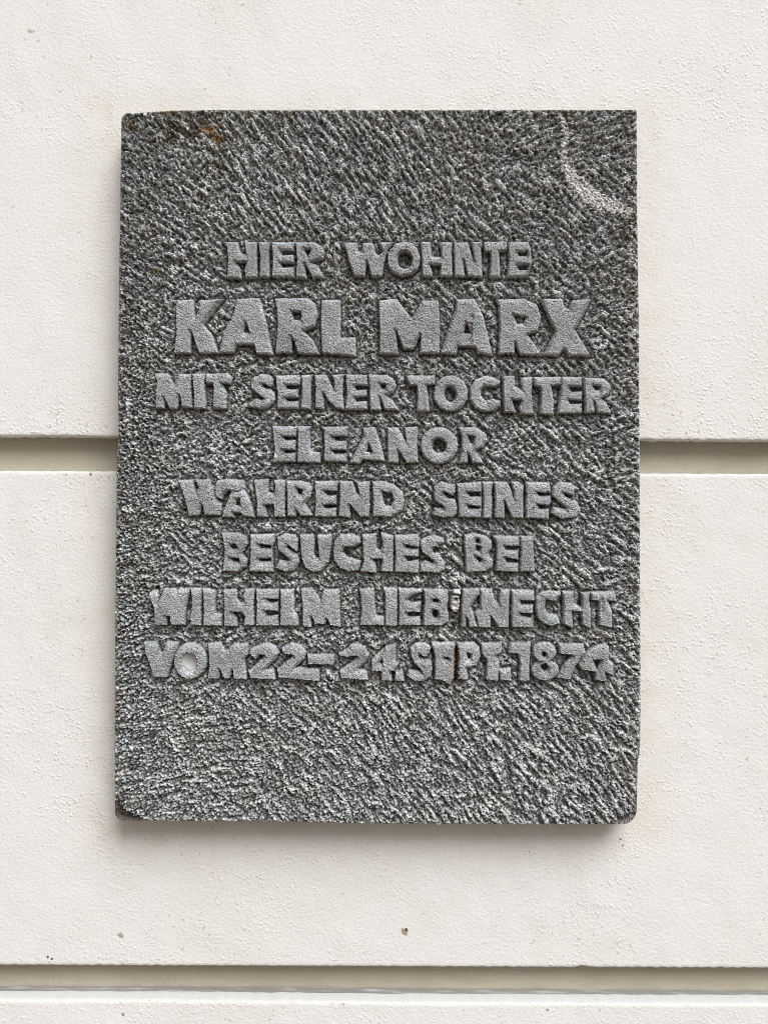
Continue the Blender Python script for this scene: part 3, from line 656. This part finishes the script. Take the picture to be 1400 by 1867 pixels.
# the counter of the O in the last line, packed with smooth pale mortar
fx, fy = 700+(260+604/7-700)*(1-10/D), 933.5+(1160+328/7-933.5)*(1-10/D)
rr = np.hypot((X-fx)/13.6, (Y-fy)/16.4); m = 1-sstep(.88, 1.06, rr)
Hf = Hf*(1-m)+(1.5+7.0*rr**2+n4*.05)*m; col = col*(1-m[..., None])+(np.array([.47, .48, .48])*(1-.35*sstep(2, -9, Y-fy)[..., None]*0)*m[..., None])
extra.append('mortar_plug'); owner[rr < .97] = 1000+len(extra)

# rounded arris all round, worn unevenly
ed = np.minimum(np.minimum(U*950, (1-U)*950), np.minimum(V*1300, (1-V)*1300))
ra = 5.5+1.6*lowm
t_ = np.clip(1-ed/ra, 0, 1); Hf = Hf*sstep(-2, 9, ed)-6.0*(1-np.sqrt(np.clip(1-t_**2, 0, 1)))
col = np.clip(col, .012, .85)

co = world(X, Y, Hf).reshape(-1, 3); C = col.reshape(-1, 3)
i = np.arange(NY-1)[:, None]*NX+np.arange(NX-1)[None]
quads = np.stack([i, i+NX, i+NX+1, i+1], -1).reshape(-1, 4)
ow = np.maximum.reduce([owner[:-1, :-1], owner[1:, :-1], owner[:-1, 1:], owner[1:, 1:]]).reshape(-1)

plaque = empty('memorial_plaque')
tag(plaque, 'rough grey stone slab with raised lettering fixed to the white wall', 'memorial plaque')
# slab body: carved face + sides back to the wall
u0, q0 = sub(co, quads, ow, 0)
ring = np.concatenate([np.arange(NX), np.arange(1, NY)*NX+NX-1, (NY-1)*NX+np.arange(NX-2, -1, -1), np.arange(NY-2, 0, -1)*NX])
rx, ry = X.ravel()[ring], Y.ravel()[ring]; h0 = Hf.ravel()[ring]; n = len(ring)
nxr = np.roll(ry, -3)-np.roll(ry, 3); nyr = -(np.roll(rx, -3)-np.roll(rx, 3)); ll = np.hypot(nxr, nyr)+1e-9; nxr /= ll; nyr /= ll
depths = [-9, -13, -20, -28, -36, -46, -58, -70, -T-3]
rn = band((n, len(depths)), 1.25, 8, .5, seed=77)*.7
sv = []; scol = []
for j, dpt in enumerate(depths):
    o_ = -.4+rn[:, j]*.5 if j < 8 else rn[:, j]*0
    sv.append(world(rx+nxr*(.6+o_), ry+nyr*(.6+o_), np.full(n, float(dpt)) if j else np.minimum(h0-1.5, dpt)))
    b_ = .17*(1+.25*np.random.default_rng(j).standard_normal(n)); scol.append(np.stack([b_, b_, b_*.95], -1))
nb = len(u0); remap = np.full(len(co), -1); remap[u0] = np.arange(nb)
vv = np.concatenate([co[u0]]+sv); cc = np.concatenate([C[u0]]+scol)
rows = [remap[ring]]+[nb+j*n+np.arange(n) for j in range(len(depths))]
sq = [np.stack([a, np.roll(a, -1), np.roll(b, -1), b], -1) for a, b in zip(rows[:-1], rows[1:])]
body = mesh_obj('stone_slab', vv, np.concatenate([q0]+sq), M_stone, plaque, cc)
desc = {1: 'top line of raised lettering', 2: 'second line of lettering, the tallest capitals', 3: 'third line of raised lettering', 4: 'short fourth line of a single word',
        5: 'fifth line of two words with a wide gap', 6: 'sixth line of lettering', 7: 'seventh line, broken by the filled crack', 8: 'bottom line carrying the date'}
lines = {}
for k in range(1, 9):
    zz = {1: 505, 2: 645, 3: 748, 4: 842, 5: 943, 6: 1042, 7: 1143, 8: 1243}[k]
    lines[k] = empty('inscription_line', (0, 0, (933.5-zz)*S), plaque); lines[k]['label'] = desc[k]
for k, (nm, line) in enumerate(names, 1):
    u, q = sub(co, quads, ow, k)
    if len(q) == 0: continue
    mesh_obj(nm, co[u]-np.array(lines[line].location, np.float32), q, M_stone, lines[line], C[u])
for k, nm in enumerate(extra, 1):
    u, q = sub(co, quads, ow, 1000+k)
    if len(q) == 0: continue
    mesh_obj(nm, co[u], q, M_filler, plaque, C[u], smooth=True)
print('verts', len(co))
